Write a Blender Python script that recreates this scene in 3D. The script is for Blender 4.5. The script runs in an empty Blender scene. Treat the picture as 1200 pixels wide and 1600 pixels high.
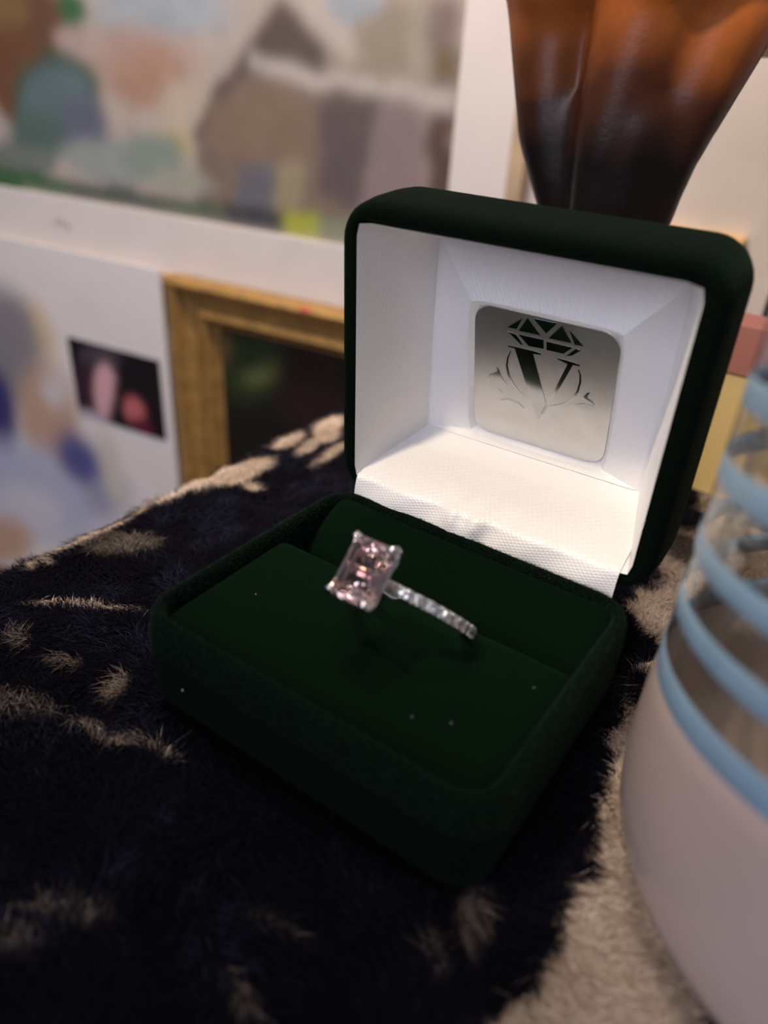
import bpy, bmesh, math, random
import numpy as np
from mathutils import Matrix, Vector

MM = 0.001
C = bpy.context.scene.collection
scene = bpy.context.scene
CAM_ROT = [[0.817498, -0.338458, 0.465987], [0.572609, 0.390853, -0.720661], [0.061781, 0.855967, 0.513325]]
CAM_LOC = [47.093, -102.368, 88.088]   # mm
CAM_F = 1169.02   # focal length in pixels of a 1600 px high frame
LID_O = [0.347, 1.329, 17.154]
LID_X = [0.99945, 0.03326, 0.0]
LID_V = [0.00196, -0.05884, 0.99827]
LID_Q = [-0.0332, 0.99771, 0.05887]
GEM_FACETS = [[(-6.2, 32.51), (-3.51, 34.76), (-4.43, 32.6)], [(-2.54, 35.09), (-0.02, 32.46), (-4.05, 32.36)], [(-1.57, 35.21), (2.71, 35.31), (0.95, 33.04)], [(3.57, 35.11), (5.58, 32.39), (1.4, 32.28)], [(4.72, 34.84), (7.66, 32.33), (6.05, 32.23)], [(-6.17, 31.79), (-4.51, 31.52), (-3.14, 29.91), (-3.47, 29.87)], [(-4.06, 31.7), (0.58, 31.82), (0.72, 30.13), (-2.05, 29.96)], [(1.11, 31.64), (5.86, 31.68), (4.28, 30.11), (1.24, 30.04)], [(6.39, 31.58), (7.27, 31.5), (5.82, 30.16), (4.77, 29.8)]]
LETTER_STROKES = [[(-6.0, 29.08), (-4.43, 29.18), (-0.91, 29.24), (0.3, 29.12), (0.26, 28.8), (-1.13, 28.71), (2.21, 18.83), (0.97, 15.63), (0.07, 16.89), (-4.6, 28.82), (-5.77, 28.84)], [(3.2, 29.07), (5.1, 29.02), (7.36, 28.89), (7.35, 28.57), (6.16, 28.47), (1.79, 17.05), (1.13, 17.22), (3.5, 23.26), (5.2, 28.39), (3.43, 28.8)]]
ARCS = [[(-5.33, 28.17), (-5.85, 26.68), (-5.96, 25.0), (-5.52, 23.2), (-4.63, 21.62), (-3.52, 20.53), (-2.33, 19.99)], [(7.16, 27.89), (7.62, 26.89), (7.75, 25.55), (7.51, 23.72), (6.78, 21.96), (5.52, 20.48), (2.75, 19.12)], [(-6.94, 17.53), (-5.29, 18.16), (-3.38, 17.85), (-2.17, 17.2)]]
SCROLLS = [[(-9.57, 20.19), (-9.77, 21.51), (-9.26, 22.44), (-8.44, 22.87), (-7.75, 23.43), (-8.01, 24.32), (-7.4, 23.64), (-6.88, 22.32), (-5.77, 21.04), (-6.98, 21.68), (-8.05, 21.87), (-9.0, 21.48), (-9.38, 20.37)], [(-7.63, 19.87), (-7.07, 19.78), (-6.57, 19.17), (-6.86, 19.19)], [(9.82, 24.11), (9.12, 23.85), (8.6, 22.87), (9.17, 22.57), (10.05, 22.24), (10.75, 21.69), (10.74, 22.1), (10.11, 22.62), (9.39, 22.87), (9.29, 23.31), (9.55, 23.79)], [(7.22, 20.88), (8.65, 21.5), (10.13, 21.59), (10.8, 21.32), (10.73, 21.16), (9.96, 21.28), (8.69, 21.19)]]
PAINT_SPOTS = [(-288.8, 103.3, 41.1, 1.3, -1.4, -11.6, (0.305, 0.3419, 0.3763), 0.6), (-186.0, 102.1, 22.8, 0.8, 0.5, -11.6, (0.305, 0.3419, 0.3813), 0.4), (-305.6, 81.6, 36.1, 1.9, -2.0, -14.1, (0.3813, 0.2623, 0.2232), 0.7), (-298.4, 73.7, 24.3, 1.5, -1.6, -12.8, (0.3515, 0.2086, 0.15), 0.6), (-273.5, 60.1, 23.5, 1.9, -1.5, -17.5, (0.4452, 0.3763, 0.305), 0.6), (-288.0, 45.0, 10.4, -3.5, -6.1, -7.1, (0.4452, 0.3419, 0.1413), 0.6), (-387.4, 84.5, 29.3, 1.4, -10.3, -39.0, (0.1384, 0.0612, 0.0319), 0.15), (-397.6, 99.9, 21.4, 0.7, -2.5, -8.7, (0.1878, 0.1144, 0.0452), 0.6), (-349.1, 100.6, 14.0, 0.5, -1.9, -8.8, (0.0423, 0.117, 0.0513), 0.2), (-366.3, 94.0, 13.7, 0.5, -3.4, -14.4, (0.1274, 0.0648, 0.0382), 0.4), (-349.5, 88.5, 12.4, 0.6, -1.1, -5.1, (0.3916, 0.2874, 0.2705), 0.4), (-367.4, 58.9, 28.7, -4.9, -17.4, -22.9, (0.0578, 0.0844, 0.0545), 0.25), (-368.5, 54.2, 25.7, -2.6, -13.8, -22.2, (0.107, 0.1559, 0.1683), 0.35), (-348.8, 46.5, 18.6, 1.6, -3.0, -15.5, (0.1119, 0.1221, 0.1683), 0.5), (-386.9, 38.3, 22.7, 2.1, -4.2, -17.1, (0.0802, 0.1274, 0.1119), 0.5), (-408.1, 26.3, 31.0, 1.4, -3.6, -9.0, (0.15, 0.1683, 0.1441), 0.5), (-332.6, 33.2, 35.0, -0.7, -4.1, -9.9, (0.2623, 0.2874, 0.2705), 0.5), (-300.7, 38.6, 19.5, -1.8, -6.4, -13.3, (0.2086, 0.2542, 0.2159), 0.35), (-282.6, 28.3, 20.4, -0.3, -1.9, -5.7, (0.305, 0.305, 0.2542), 0.5)]
PAINT_POLYS = [([(-220.0, 110.9), (-239.4, 91.5), (-261.0, 69.4), (-272.1, 53.1), (-272.9, 18.5), (-176.9, 15.4), (-175.6, 82.6), (-193.7, 96.0)], (0.1812, 0.1329, 0.107)), ([(-220.0, 110.2), (-235.7, 94.1), (-242.3, 81.2), (-186.7, 80.7), (-193.5, 91.2)], (0.0976, 0.0723, 0.0648)), ([(-220.0, 110.2), (-235.7, 95.3), (-261.0, 69.4), (-273.0, 51.6), (-267.0, 52.2), (-253.3, 69.9), (-229.8, 94.4)], (0.0887, 0.0612, 0.0612)), ([(-198.4, 92.2), (-198.1, 78.8), (-131.0, 73.8), (-135.9, 113.5), (-164.0, 112.8)], (0.2705, 0.2307, 0.1812)), ([(-150.3, 113.1), (-146.7, 77.4), (-132.7, 76.0), (-136.4, 113.4)], (0.1878, 0.147, 0.1329)), ([(-145.3, 98.1), (-143.7, 82.7), (-137.0, 82.7), (-139.7, 93.9)], (0.15, 0.107, 0.0319)), ([(-158.2, 112.9), (-155.2, 79.2), (-146.8, 78.5), (-150.3, 113.1)], (0.3278, 0.2874, 0.2307)), ([(-238.4, 90.3), (-239.3, 83.9), (-209.9, 76.8), (-186.5, 77.1), (-160.9, 73.9), (-133.2, 73.1), (-133.3, 78.8), (-161.4, 79.9), (-185.1, 82.6), (-210.0, 83.5)], (0.4564, 0.4125, 0.3813)), ([(-213.4, 111.5), (-205.1, 100.2), (-193.5, 91.2), (-185.3, 87.4), (-180.8, 91.9), (-190.6, 100.7), (-200.5, 111.8)], (0.4452, 0.3916, 0.3515)), ([(-199.7, 73.7), (-198.8, 33.4), (-177.6, 27.5), (-170.4, 75.7)], (0.1022, 0.0802, 0.0802)), ([(-170.4, 75.7), (-177.6, 27.5), (-143.0, 15.1), (-147.2, 73.7)], (0.2159, 0.1683, 0.1651)), ([(-145.5, 72.2), (-142.1, 32.0), (-129.6, 32.3), (-133.2, 72.4)], (0.0887, 0.0513, 0.0423)), ([(-246.5, 40.3), (-248.1, 21.5), (-226.6, 21.2), (-224.4, 41.4)], (0.1221, 0.1221, 0.1441)), ([(-223.5, 47.7), (-225.5, 19.9), (-209.6, 18.9), (-206.9, 49.3)], (0.2705, 0.2232, 0.1441)), ([(-261.2, 66.6), (-259.0, 41.3), (-235.6, 42.2), (-206.2, 46.6), (-206.5, 73.2), (-234.5, 79.0)], (0.1946, 0.1413, 0.1022))]
PAINT_STRIP = [([(-453.3, 21.7), (-457.5, 9.0), (-365.4, 11.8), (-363.7, 20.1)], (0.0423, 0.1119, 0.0452)), ([(-366.1, 20.6), (-368.0, 11.5), (-299.5, 11.6), (-298.5, 20.8)], (0.0648, 0.0844, 0.0685)), ([(-298.5, 20.8), (-299.5, 11.6), (-252.7, 11.6), (-252.2, 20.4)], (0.0762, 0.107, 0.0685)), ([(-254.2, 20.8), (-254.7, 11.3), (-217.1, 11.5), (-217.1, 20.9)], (0.0423, 0.0452, 0.0545)), ([(-219.0, 22.2), (-219.0, 11.9), (-200.2, 11.8), (-200.4, 23.1)], (0.3515, 0.3712, 0.0423)), ([(-200.4, 21.6), (-200.2, 11.8), (-123.3, 11.8), (-125.1, 26.1)], (0.2232, 0.2384, 0.162))]
PAINT_EDGE = [(-423.2, 10.7), (-183.8, 11.1), (-136.2, 111.4), (-129.8, 41.5)]
MAT_EDGE = [(-117.1, 111.9), (-104.7, 44.5), (-111.4, 112.1), (-98.8, 45.2), (-378.9, -3.6)]
GOLD = [(-286.7, -18.5), (-176.5, -17.7), (-292.9, -139.5), (-260.5, -44.6), (-253.9, -113.1), (-175.7, -39.3), (-233.6, -64.4)]
CARD = [(-416.8, -13.8), (-292.2, -19.4), (-296.0, -121.8), (-372.8, -67.8), (-300.6, -75.2), (-386.5, -146.5), (-350.4, -47.7), (-489.3, -266.9)]
CARD_SPOTS = [(-398.4, -70.8, 11.7, 5.1, 5.2, -18.8, (0.6105, 0.4678, 0.305), 0.6), (-429.5, -89.9, 30.1, 11.6, 4.0, -41.1, (0.2159, 0.2016, 0.2159), 0.4), (-404.1, -132.0, 30.1, 11.5, -0.3, -36.3, (0.4678, 0.305, 0.2232), 0.5), (-393.6, -111.8, 12.1, 2.9, -2.7, -12.1, (0.5776, 0.5271, 0.5271), 0.5), (-453.7, -147.1, 16.9, 6.0, -4.2, -39.6, (0.0343, 0.0296, 0.1384), 0.35), (-433.3, -201.4, 63.6, -12.0, -30.7, -39.7, (0.4125, 0.4342, 0.552), 0.6), (-380.2, -159.4, 16.8, 13.1, 14.5, -17.1, (0.0802, 0.0802, 0.2384), 0.6), (-360.5, -181.2, 21.3, 6.7, -2.8, -16.6, (0.305, 0.305, 0.4125), 0.7), (-448.9, -223.2, 37.9, 1.0, -16.9, -27.8, (0.552, 0.5395, 0.6038), 0.6), (-484.2, -262.0, 33.7, 7.2, -12.0, -26.2, (0.491, 0.3231, 0.2307), 0.6), (-350.9, -158.2, 9.0, 3.9, 1.3, -29.3, (0.552, 0.5029, 0.4342), 0.6)]
PHOTO_SPOTS = [(-384.1, -135.3, 24.2, -0.8, -8.2, -13.9, (0.552, 0.491, 0.5149), 0.6), (-339.3, -138.2, 28.8, -3.6, -5.0, -8.2, (0.552, 0.491, 0.4793), 0.6), (-348.3, -79.1, 16.2, 3.5, -1.9, -10.9, (0.0612, 0.0482, 0.0612), 0.5), (-359.9, -98.6, 16.8, 3.9, -2.6, -13.8, (0.0343, 0.013, 0.0252), 0.5), (-346.7, -100.7, 8.9, 2.1, -3.3, -19.3, (0.6105, 0.3515, 0.3763), 0.3), (-365.2, -126.6, 18.2, -0.7, -5.3, -9.2, (0.5149, 0.402, 0.4851), 0.5), (-322.9, -107.0, 8.4, 4.4, 2.8, -8.3, (0.4851, 0.1274, 0.1413), 0.4), (-317.8, -119.7, 5.9, 4.2, 4.8, -7.2, (0.1022, 0.0097, 0.0262), 0.4)]
GOLDPIC_SPOTS = [(-239.9, -62.1, 25.1, 9.3, 3.3, -19.8, (0.0212, 0.0343, 0.0116), 0.7), (-229.3, -64.2, 13.5, 7.3, 2.0, -4.8, (0.1221, 0.1384, 0.0423), 0.6), (-256.9, -54.8, 6.2, 1.3, -0.5, -7.5, (0.1878, 0.1022, 0.0452), 0.6), (-198.4, -63.6, 23.3, 5.5, 0.1, -26.2, (0.0176, 0.008, 0.006), 0.6)]
REAR_FRAME = [(-36.8, 38.5), (-9.5, 39.0), (-6.1, 27.3)]
PATCHES = [(-74.0, 12.6, 3.3, 12.4, 4.9, -3.8, 1, 0.3), (-76.6, -2.7, -0.4, 4.8, 3.5, -1.9, 1, 0.3), (-76.6, -10.6, -0.4, 3.5, 2.0, -0.9, 0.8, 0.4), (-65.4, 11.4, 2.6, 0.6, 1.1, -1.5, 0.9, 0.4), (-76.5, -25.0, 0.3, 11.9, 2.1, -1.0, 0.9, 0.4), (-75.8, -39.0, 2.0, -0.2, 0.9, -1.5, 0.8, 0.4), (-74.5, -36.1, 2.0, -0.3, 0.5, -0.9, 0.8, 0.4), (-67.5, -23.9, 5.4, 3.3, 2.9, -2.5, 0.22, 0.8), (-75.8, 38.4, -0.7, 7.4, 3.2, -2.3, 1, 0.3), (-69.5, 37.6, -1.2, 7.2, 2.5, -1.6, 0.9, 0.35), (-72.9, 51.5, -2.0, 8.2, 5.8, -3.6, 1, 0.35), (-62.0, 39.1, -1.1, 8.3, 2.4, -1.6, 0.9, 0.35), (-62.1, 33.9, -0.8, 5.8, 1.6, -1.0, 0.7, 0.4), (-56.4, -41.1, 8.8, 5.7, 0.6, -0.5, 0.75, 0.4), (-57.6, -53.6, 2.5, 0.6, 1.4, -1.3, 0.2, 0.8), (-46.3, -52.2, 2.6, 1.2, 1.1, -0.9, 0.2, 0.8), (-35.1, -50.6, -0.4, 2.4, 2.1, -0.5, 0.4, 0.8), (-32.4, -58.2, 3.2, 0.8, 0.5, -0.6, 0.35, 0.8), (-26.3, -57.1, 4.0, 1.5, 0.7, -0.8, 0.45, 0.8), (-19.8, -55.4, 3.3, 0.2, 0.2, -0.5, 0.35, 0.8), (-45.0, -62.2, 5.2, 2.5, 1.9, -1.6, 0.14, 0.9), (-12.5, -79.6, 1.3, 1.5, 0.8, -0.4, 0.16, 0.9), (-10.9, -83.7, 2.0, 1.5, 1.3, -0.8, 0.08, 0.9), (-8.8, -77.7, 4.1, 2.1, 0.9, -0.9, 0.1, 0.9), (13.4, -72.6, 0.2, 0.5, 2.8, -0.8, 0.2, 0.8), (29.7, -48.5, 1.5, 0.8, 1.1, -3.1, 0.16, 0.9), (29.1, -55.8, 1.1, 0.8, 1.1, -1.8, 0.1, 0.9), (11.3, -64.4, 4.4, 1.3, 0.3, -0.7, 0.04, 0.9)]
CREAM_EDGE = [(12.9, 68.6), (23.0, 59.6), (20.9, 47.3), (20.9, 39.8), (23.5, 31.0), (23.8, 24.4), (27.6, 18.6), (31.7, 17.2), (33.6, 13.0), (31.6, 10.3), (30.2, 6.0), (30.3, 0.0), (33.3, -3.2), (33.5, -6.7), (33.0, -11.3), (35.4, -14.3), (36.7, -18.6), (36.9, -23.5), (36.9, -28.1), (38.4, -30.7), (38.4, -33.1), (40.3, -34.5), (38.2, -36.7), (38.0, -39.6), (38.6, -42.8), (38.9, -45.5), (39.0, -49.3), (38.7, -53.0), (38.5, -56.5), (38.2, -59.8), (37.8, -63.8), (37.8, -73.6)]
DARK_PATCHES = [(22.1, 37.2, 5.3, 2.1, 1.3, -5.3, 1, 0.5), (33.6, 4.7, 2.5, 2.0, 1.5, -4.6, 1, 0.5), (58.5, -44.0, 1.2, 1.8, 1.9, -2.1, 1, 0.5), (26.8, 54.0, 5.4, -2.1, 0.2, -7.0, 0.8, 0.5), (21.7, 72.1, 5.8, -0.4, 1.3, -10.0, 1, 0.4), (29.8, 12.2, 3.2, 0.3, 0.3, -2.3, 0.6, 0.6)]

# ------------------------------------------------------------------ camera, world, lights, exposure
cam_d = bpy.data.cameras.new('camera')
cam = bpy.data.objects.new('camera', cam_d); C.objects.link(cam)
m = Matrix([CAM_ROT[0] + [CAM_LOC[0]*MM], CAM_ROT[1] + [CAM_LOC[1]*MM], CAM_ROT[2] + [CAM_LOC[2]*MM], [0, 0, 0, 1]])
cam.matrix_world = m
cam_d.sensor_fit = 'VERTICAL'; cam_d.sensor_height = 36.0
cam_d.lens = CAM_F/1600*36.0
cam_d.clip_start = 0.005; cam_d.clip_end = 50
cam_d.dof.use_dof = True; cam_d.dof.focus_distance = 0.132; cam_d.dof.aperture_fstop = 10.0
scene.camera = cam

world = bpy.data.worlds.new('dim_room'); scene.world = world; world.use_nodes = True
bg = world.node_tree.nodes['Background']
bg.inputs['Color'].default_value = (0.80, 0.82, 1.0, 1); bg.inputs['Strength'].default_value = 0.12

def spot(name, loc, aim, power, col, angle, blend, radius):
    d = bpy.data.lights.new(name, 'SPOT'); o = bpy.data.objects.new(name, d); C.objects.link(o)
    d.energy = power; d.color = col; d.spot_size = math.radians(angle); d.spot_blend = blend; d.shadow_soft_size = radius*MM
    o.location = Vector(loc)*MM
    o.rotation_euler = (Vector(aim) - Vector(loc)).to_track_quat('-Z', 'Y').to_euler()
    return o
def area(name, loc, aim, power, col, sx, sy):
    d = bpy.data.lights.new(name, 'AREA'); o = bpy.data.objects.new(name, d); C.objects.link(o)
    d.shape = 'RECTANGLE'; d.size = sx*MM; d.size_y = sy*MM; d.energy = power; d.color = col
    o.location = Vector(loc)*MM
    o.rotation_euler = (Vector(aim) - Vector(loc)).to_track_quat('-Z', 'Y').to_euler()
    return o
spot('warm_lamp', (-105, -185, 385), (16, 45, 58), 6.4, (1.0, 0.82, 0.58), 34, 1.0, 14)  # warm overhead lamp; its narrow soft cone replaces an unseen phone's shadow in front
spot('wall_fill', (-130, 60, 480), (-170, 225, 20), 13.0, (1.0, 0.86, 0.72), 82, 0.6, 60)  # added spot that brightens the wall and spares the foreground; no fitting there
area('cool_window', (-60, -1000, 480), (0, 0, 20), 5.6, (0.80, 0.82, 1.0), 600, 700)
area('ceiling_lamp', (150, -200, 1700), (0, 100, 0), 6.5, (1.0, 0.88, 0.76), 300, 300)
scene.view_settings.view_transform = 'Standard'
scene.view_settings.look = 'None'
scene.view_settings.gamma = 1.0
scene.view_settings.use_curve_mapping = False
scene.view_settings.exposure = 0.0
scene.cycles.max_bounces = 16; scene.cycles.transmission_bounces = 14; scene.cycles.glossy_bounces = 8
scene.cycles.transparent_max_bounces = 16

# ------------------------------------------------------------------ helpers
rng = np.random.default_rng(7)
ROOT = {}
def thing(name, label, cat, loc=(0, 0, 0), group=None):
    o = bpy.data.objects.new(name, None); C.objects.link(o)
    o.empty_display_size = 0.01
    o.location = Vector(loc)*MM; o['label'] = label; o['category'] = cat
    if group: o['group'] = group
    ROOT[o.name] = tuple(loc)
    return o
def origin_of(parent):
    while parent is not None:
        if parent.name in ROOT: return ROOT[parent.name]
        parent = parent.parent
    return (0, 0, 0)
def mesh_data(name, V, F, mat, smooth=True, off=(0, 0, 0)):
    V = np.asarray(V, float)
    me = bpy.data.meshes.new(name)
    me.from_pydata(((V - np.array(off))*MM).tolist(), [], [list(map(int, f)) for f in F])
    me.update()
    if smooth: me.polygons.foreach_set('use_smooth', [True]*len(me.polygons))
    if mat is not None: me.materials.append(mat)
    return me
def obj(name, V, F, mat, parent=None, smooth=True, label=None, angle=None):
    """one mesh object; vertices are given in millimetres of the scene"""
    me = mesh_data(name, V, F, mat, smooth, origin_of(parent))
    o = bpy.data.objects.new(name, me); C.objects.link(o)
    if parent is not None: o.parent = parent
    if label: o['label'] = label
    if angle is not None:
        bm = bmesh.new(); bm.from_mesh(me)
        for e in bm.edges:
            if len(e.link_faces) == 2 and e.calc_face_angle(0) > math.radians(angle): e.smooth = False
        bm.to_mesh(me); bm.free()
    return o
def fix_normals(o):
    bm = bmesh.new(); bm.from_mesh(o.data); bmesh.ops.recalc_face_normals(bm, faces=bm.faces); bm.to_mesh(o.data); bm.free()
    return o
def rrect(x0, x1, y0, y1, r, n=6):
    """rounded rectangle, counter-clockwise; always 4*(n+1) points"""
    P = []
    for cx, cy, a0 in ((x1-r, y1-r, 0), (x0+r, y1-r, 90), (x0+r, y0+r, 180), (x1-r, y0+r, 270)):
        for i in range(n+1):
            a = math.radians(a0 + 90*i/n); P.append((cx + r*math.cos(a), cy + r*math.sin(a)))
    return P
def densify(P, step):
    Q = []
    for i, p in enumerate(P):
        q = P[(i+1) % len(P)]; d = math.dist(p, q); k = max(1, int(d/step))
        for j in range(k): Q.append((p[0]+(q[0]-p[0])*j/k, p[1]+(q[1]-p[1])*j/k))
    return Q
def loft(loops, cap0=True, cap1=True):
    V = [p for L in loops for p in L]; n = len(loops[0]); F = []
    for k in range(len(loops)-1):
        for i in range(n):
            j = (i+1) % n; F.append((k*n+i, k*n+j, (k+1)*n+j, (k+1)*n+i))
    if cap0: F.append(tuple(range(n))[::-1])
    if cap1: F.append(tuple(range((len(loops)-1)*n, len(loops)*n)))
    return V, F
def box(x0, x1, y0, y1, z0, z1):
    V = [(x, y, z) for z in (z0, z1) for y in (y0, y1) for x in (x0, x1)]
    return V, [(0, 2, 3, 1), (4, 5, 7, 6), (0, 1, 5, 4), (2, 6, 7, 3), (0, 4, 6, 2), (1, 3, 7, 5)]
def join(parts):
    V, F = [], []
    for v, f in parts:
        k = len(V); V += list(v); F += [tuple(i+k for i in q) for q in f]
    return V, F
def tube(path, rad, n=8, closed=False):
    path = [Vector(p) for p in path]; loops = []
    rad = rad if isinstance(rad, (list, tuple)) else [rad]*len(path)
    up = Vector((0.13, 0.2, 0.97)); N = len(path)
    for i, p in enumerate(path):
        a = path[(i-1) % N] if closed or i > 0 else p; b = path[(i+1) % N] if closed or i < N-1 else p
        t = (b-a).normalized(); u = up.cross(t).normalized(); v = t.cross(u)
        loops.append([tuple(p + rad[i]*(math.cos(2*math.pi*k/n)*u + math.sin(2*math.pi*k/n)*v)) for k in range(n)])
    if closed:
        V, F = loft(loops, False, False); k = (N-1)*n
        F += [(k+i, k+(i+1) % n, (i+1) % n, i) for i in range(n)]
        return V, F
    return loft(loops)
def uvsphere(c, r, nu=10, nv=7, sc=(1, 1, 1)):
    V = [(c[0], c[1], c[2]+r*sc[2])]
    for j in range(1, nv):
        t = math.pi*j/nv
        for i in range(nu):
            a = 2*math.pi*i/nu; V.append((c[0]+r*sc[0]*math.sin(t)*math.cos(a), c[1]+r*sc[1]*math.sin(t)*math.sin(a), c[2]+r*sc[2]*math.cos(t)))
    V.append((c[0], c[1], c[2]-r*sc[2])); F = []
    for i in range(nu): F.append((0, 1+i, 1+(i+1) % nu))
    for j in range(nv-2):
        for i in range(nu):
            a = 1+j*nu+i; b = 1+j*nu+(i+1) % nu; F.append((a, a+nu, b+nu, b))
    k = 1+(nv-2)*nu
    for i in range(nu): F.append((k+i, len(V)-1, k+(i+1) % nu))
    return V, F
def vnoise(x, y, seed=0):
    """smooth value noise in 0..1 on numpy arrays"""
    def h(i, j):
        n = (i*374761393 + j*668265263 + seed*974634777) & 0xffffffff
        n = ((n ^ (n >> 13))*1274126177) & 0xffffffff
        return ((n ^ (n >> 16)) & 0xffff)/65535.0
    x = np.asarray(x, float); y = np.asarray(y, float)
    i = np.floor(x).astype(np.int64); j = np.floor(y).astype(np.int64); u = x-i; v = y-j
    u = u*u*(3-2*u); v = v*v*(3-2*v)
    return (h(i, j)*(1-u)+h(i+1, j)*u)*(1-v) + (h(i, j+1)*(1-u)+h(i+1, j+1)*u)*v
def fbm(x, y, seed=0, o=3):
    s = 0; a = 1; t = 0
    for k in range(o):
        s = s + a*vnoise(x*2**k, y*2**k, seed+k); t += a; a *= .5
    return s/t

# ------------------------------------------------------------------ materials
def material(name):
    mt = bpy.data.materials.new(name); mt.use_nodes = True
    nt = mt.node_tree; return mt, nt, nt.nodes['Principled BSDF']
def N(nt, kind, **kw):
    n = nt.nodes.new(kind)
    for k, v in kw.items():
        if k in n.inputs: n.inputs[k].default_value = v
        else: setattr(n, k, v)
    return n
def simple(name, col, rough=0.6, metal=0.0, noise=0.0, scale=800, bump=0.0, spec=None, **kw):
    mt, nt, b = material(name); b.inputs['Roughness'].default_value = rough; b.inputs['Metallic'].default_value = metal
    if spec is not None: b.inputs['Specular IOR Level'].default_value = spec
    for k, v in kw.items(): b.inputs[k.replace('_', ' ')].default_value = v
    tc = N(nt, 'ShaderNodeTexCoord'); nz = N(nt, 'ShaderNodeTexNoise', Scale=scale, Detail=4.0)
    nt.links.new(tc.outputs['Object'], nz.inputs['Vector'])
    rp = N(nt, 'ShaderNodeValToRGB'); k = 1-noise
    rp.color_ramp.elements[0].position = .3; rp.color_ramp.elements[1].position = .7
    rp.color_ramp.elements[0].color = (col[0]*k, col[1]*k, col[2]*k, 1); rp.color_ramp.elements[1].color = (min(1, col[0]*(1+noise)), min(1, col[1]*(1+noise)), min(1, col[2]*(1+noise)), 1)
    nt.links.new(nz.outputs['Fac'], rp.inputs['Fac']); nt.links.new(rp.outputs['Color'], b.inputs['Base Color'])
    if bump:
        bp = N(nt, 'ShaderNodeBump', Strength=1.0, Distance=bump*MM); nt.links.new(nz.outputs['Fac'], bp.inputs['Height']); nt.links.new(bp.outputs['Normal'], b.inputs['Normal'])
    return mt
def velvet(name, col, sheen, tint, rough=0.45):
    mt = simple(name, col, 0.95, noise=.35, scale=3500, bump=.12, spec=.05)
    b = mt.node_tree.nodes['Principled BSDF']
    b.inputs['Sheen Weight'].default_value = sheen; b.inputs['Sheen Roughness'].default_value = rough; b.inputs['Sheen Tint'].default_value = (*tint, 1)
    return mt
M_VELVET = velvet('green_velvet', (0.0009, 0.0032, 0.0020), 0.022, (0.30, 0.75, 0.45))
M_CUSHION = velvet('green_velvet_cushion', (0.0005, 0.0050, 0.0014), 0.03, (0.12, 0.75, 0.25))
M_FUZZ = velvet('green_velvet_pile', (0.0045, 0.0105, 0.0062), 0.40, (0.3, 0.8, 0.45))
def satin(name, weave, s1, rough, coord='Object'):
    mt, nt, b = material(name)
    b.inputs['Base Color'].default_value = (0.80, 0.78, 0.77, 1); b.inputs['Roughness'].default_value = rough
    b.inputs['Sheen Weight'].default_value = 0.25; b.inputs['Sheen Roughness'].default_value = 0.3
    b.inputs['Specular IOR Level'].default_value = 0.6
    uv = N(nt, 'ShaderNodeTexCoord')
    mp = N(nt, 'ShaderNodeMapping'); mp.inputs['Rotation'].default_value = (0.6, 0.5, 0.6) if coord == 'Object' else (0, 0, .5); nt.links.new(uv.outputs[coord], mp.inputs['Vector'])
    w1 = N(nt, 'ShaderNodeTexWave', Scale=s1, Distortion=0.4, wave_type='BANDS', bands_direction='X'); w1.inputs['Detail Scale'].default_value = 2
    w2 = N(nt, 'ShaderNodeTexWave', Scale=s1*.9, Distortion=0.4, wave_type='BANDS', bands_direction='Y')
    w3 = N(nt, 'ShaderNodeTexNoise', Scale=160.0, Detail=2.0)
    for w in (w1, w2): nt.links.new(mp.outputs['Vector'], w.inputs['Vector'])
    nt.links.new(uv.outputs['Object'], w3.inputs['Vector'])
    mu = N(nt, 'ShaderNodeMath', operation='MULTIPLY'); nt.links.new(w1.outputs['Fac'], mu.inputs[0]); nt.links.new(w2.outputs['Fac'], mu.inputs[1])
    ad = N(nt, 'ShaderNodeMath', operation='MULTIPLY_ADD'); ad.inputs[1].default_value = 3.0; nt.links.new(w3.outputs['Fac'], ad.inputs[0]); nt.links.new(mu.outputs[0], ad.inputs[2])
    bp = N(nt, 'ShaderNodeBump', Strength=weave, Distance=0.12*MM); nt.links.new(ad.outputs[0], bp.inputs['Height']); nt.links.new(bp.outputs['Normal'], b.inputs['Normal'])
    return mt
M_SATIN = satin('white_satin', .30, 520.0, .38)
M_FLAP = satin('white_satin_weave', .55, 400.0, .34, 'UV')
M_PLATE = simple('brushed_silver', (0.60, 0.59, 0.58), 0.34, 1.0, noise=.04, scale=300)
M_EMBLEM = simple('mirror_black_print', (0.42, 0.42, 0.42), 0.12, 1.0)
M_SILVER = simple('polished_silver', (0.86, 0.85, 0.84), 0.12, 1.0)
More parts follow.
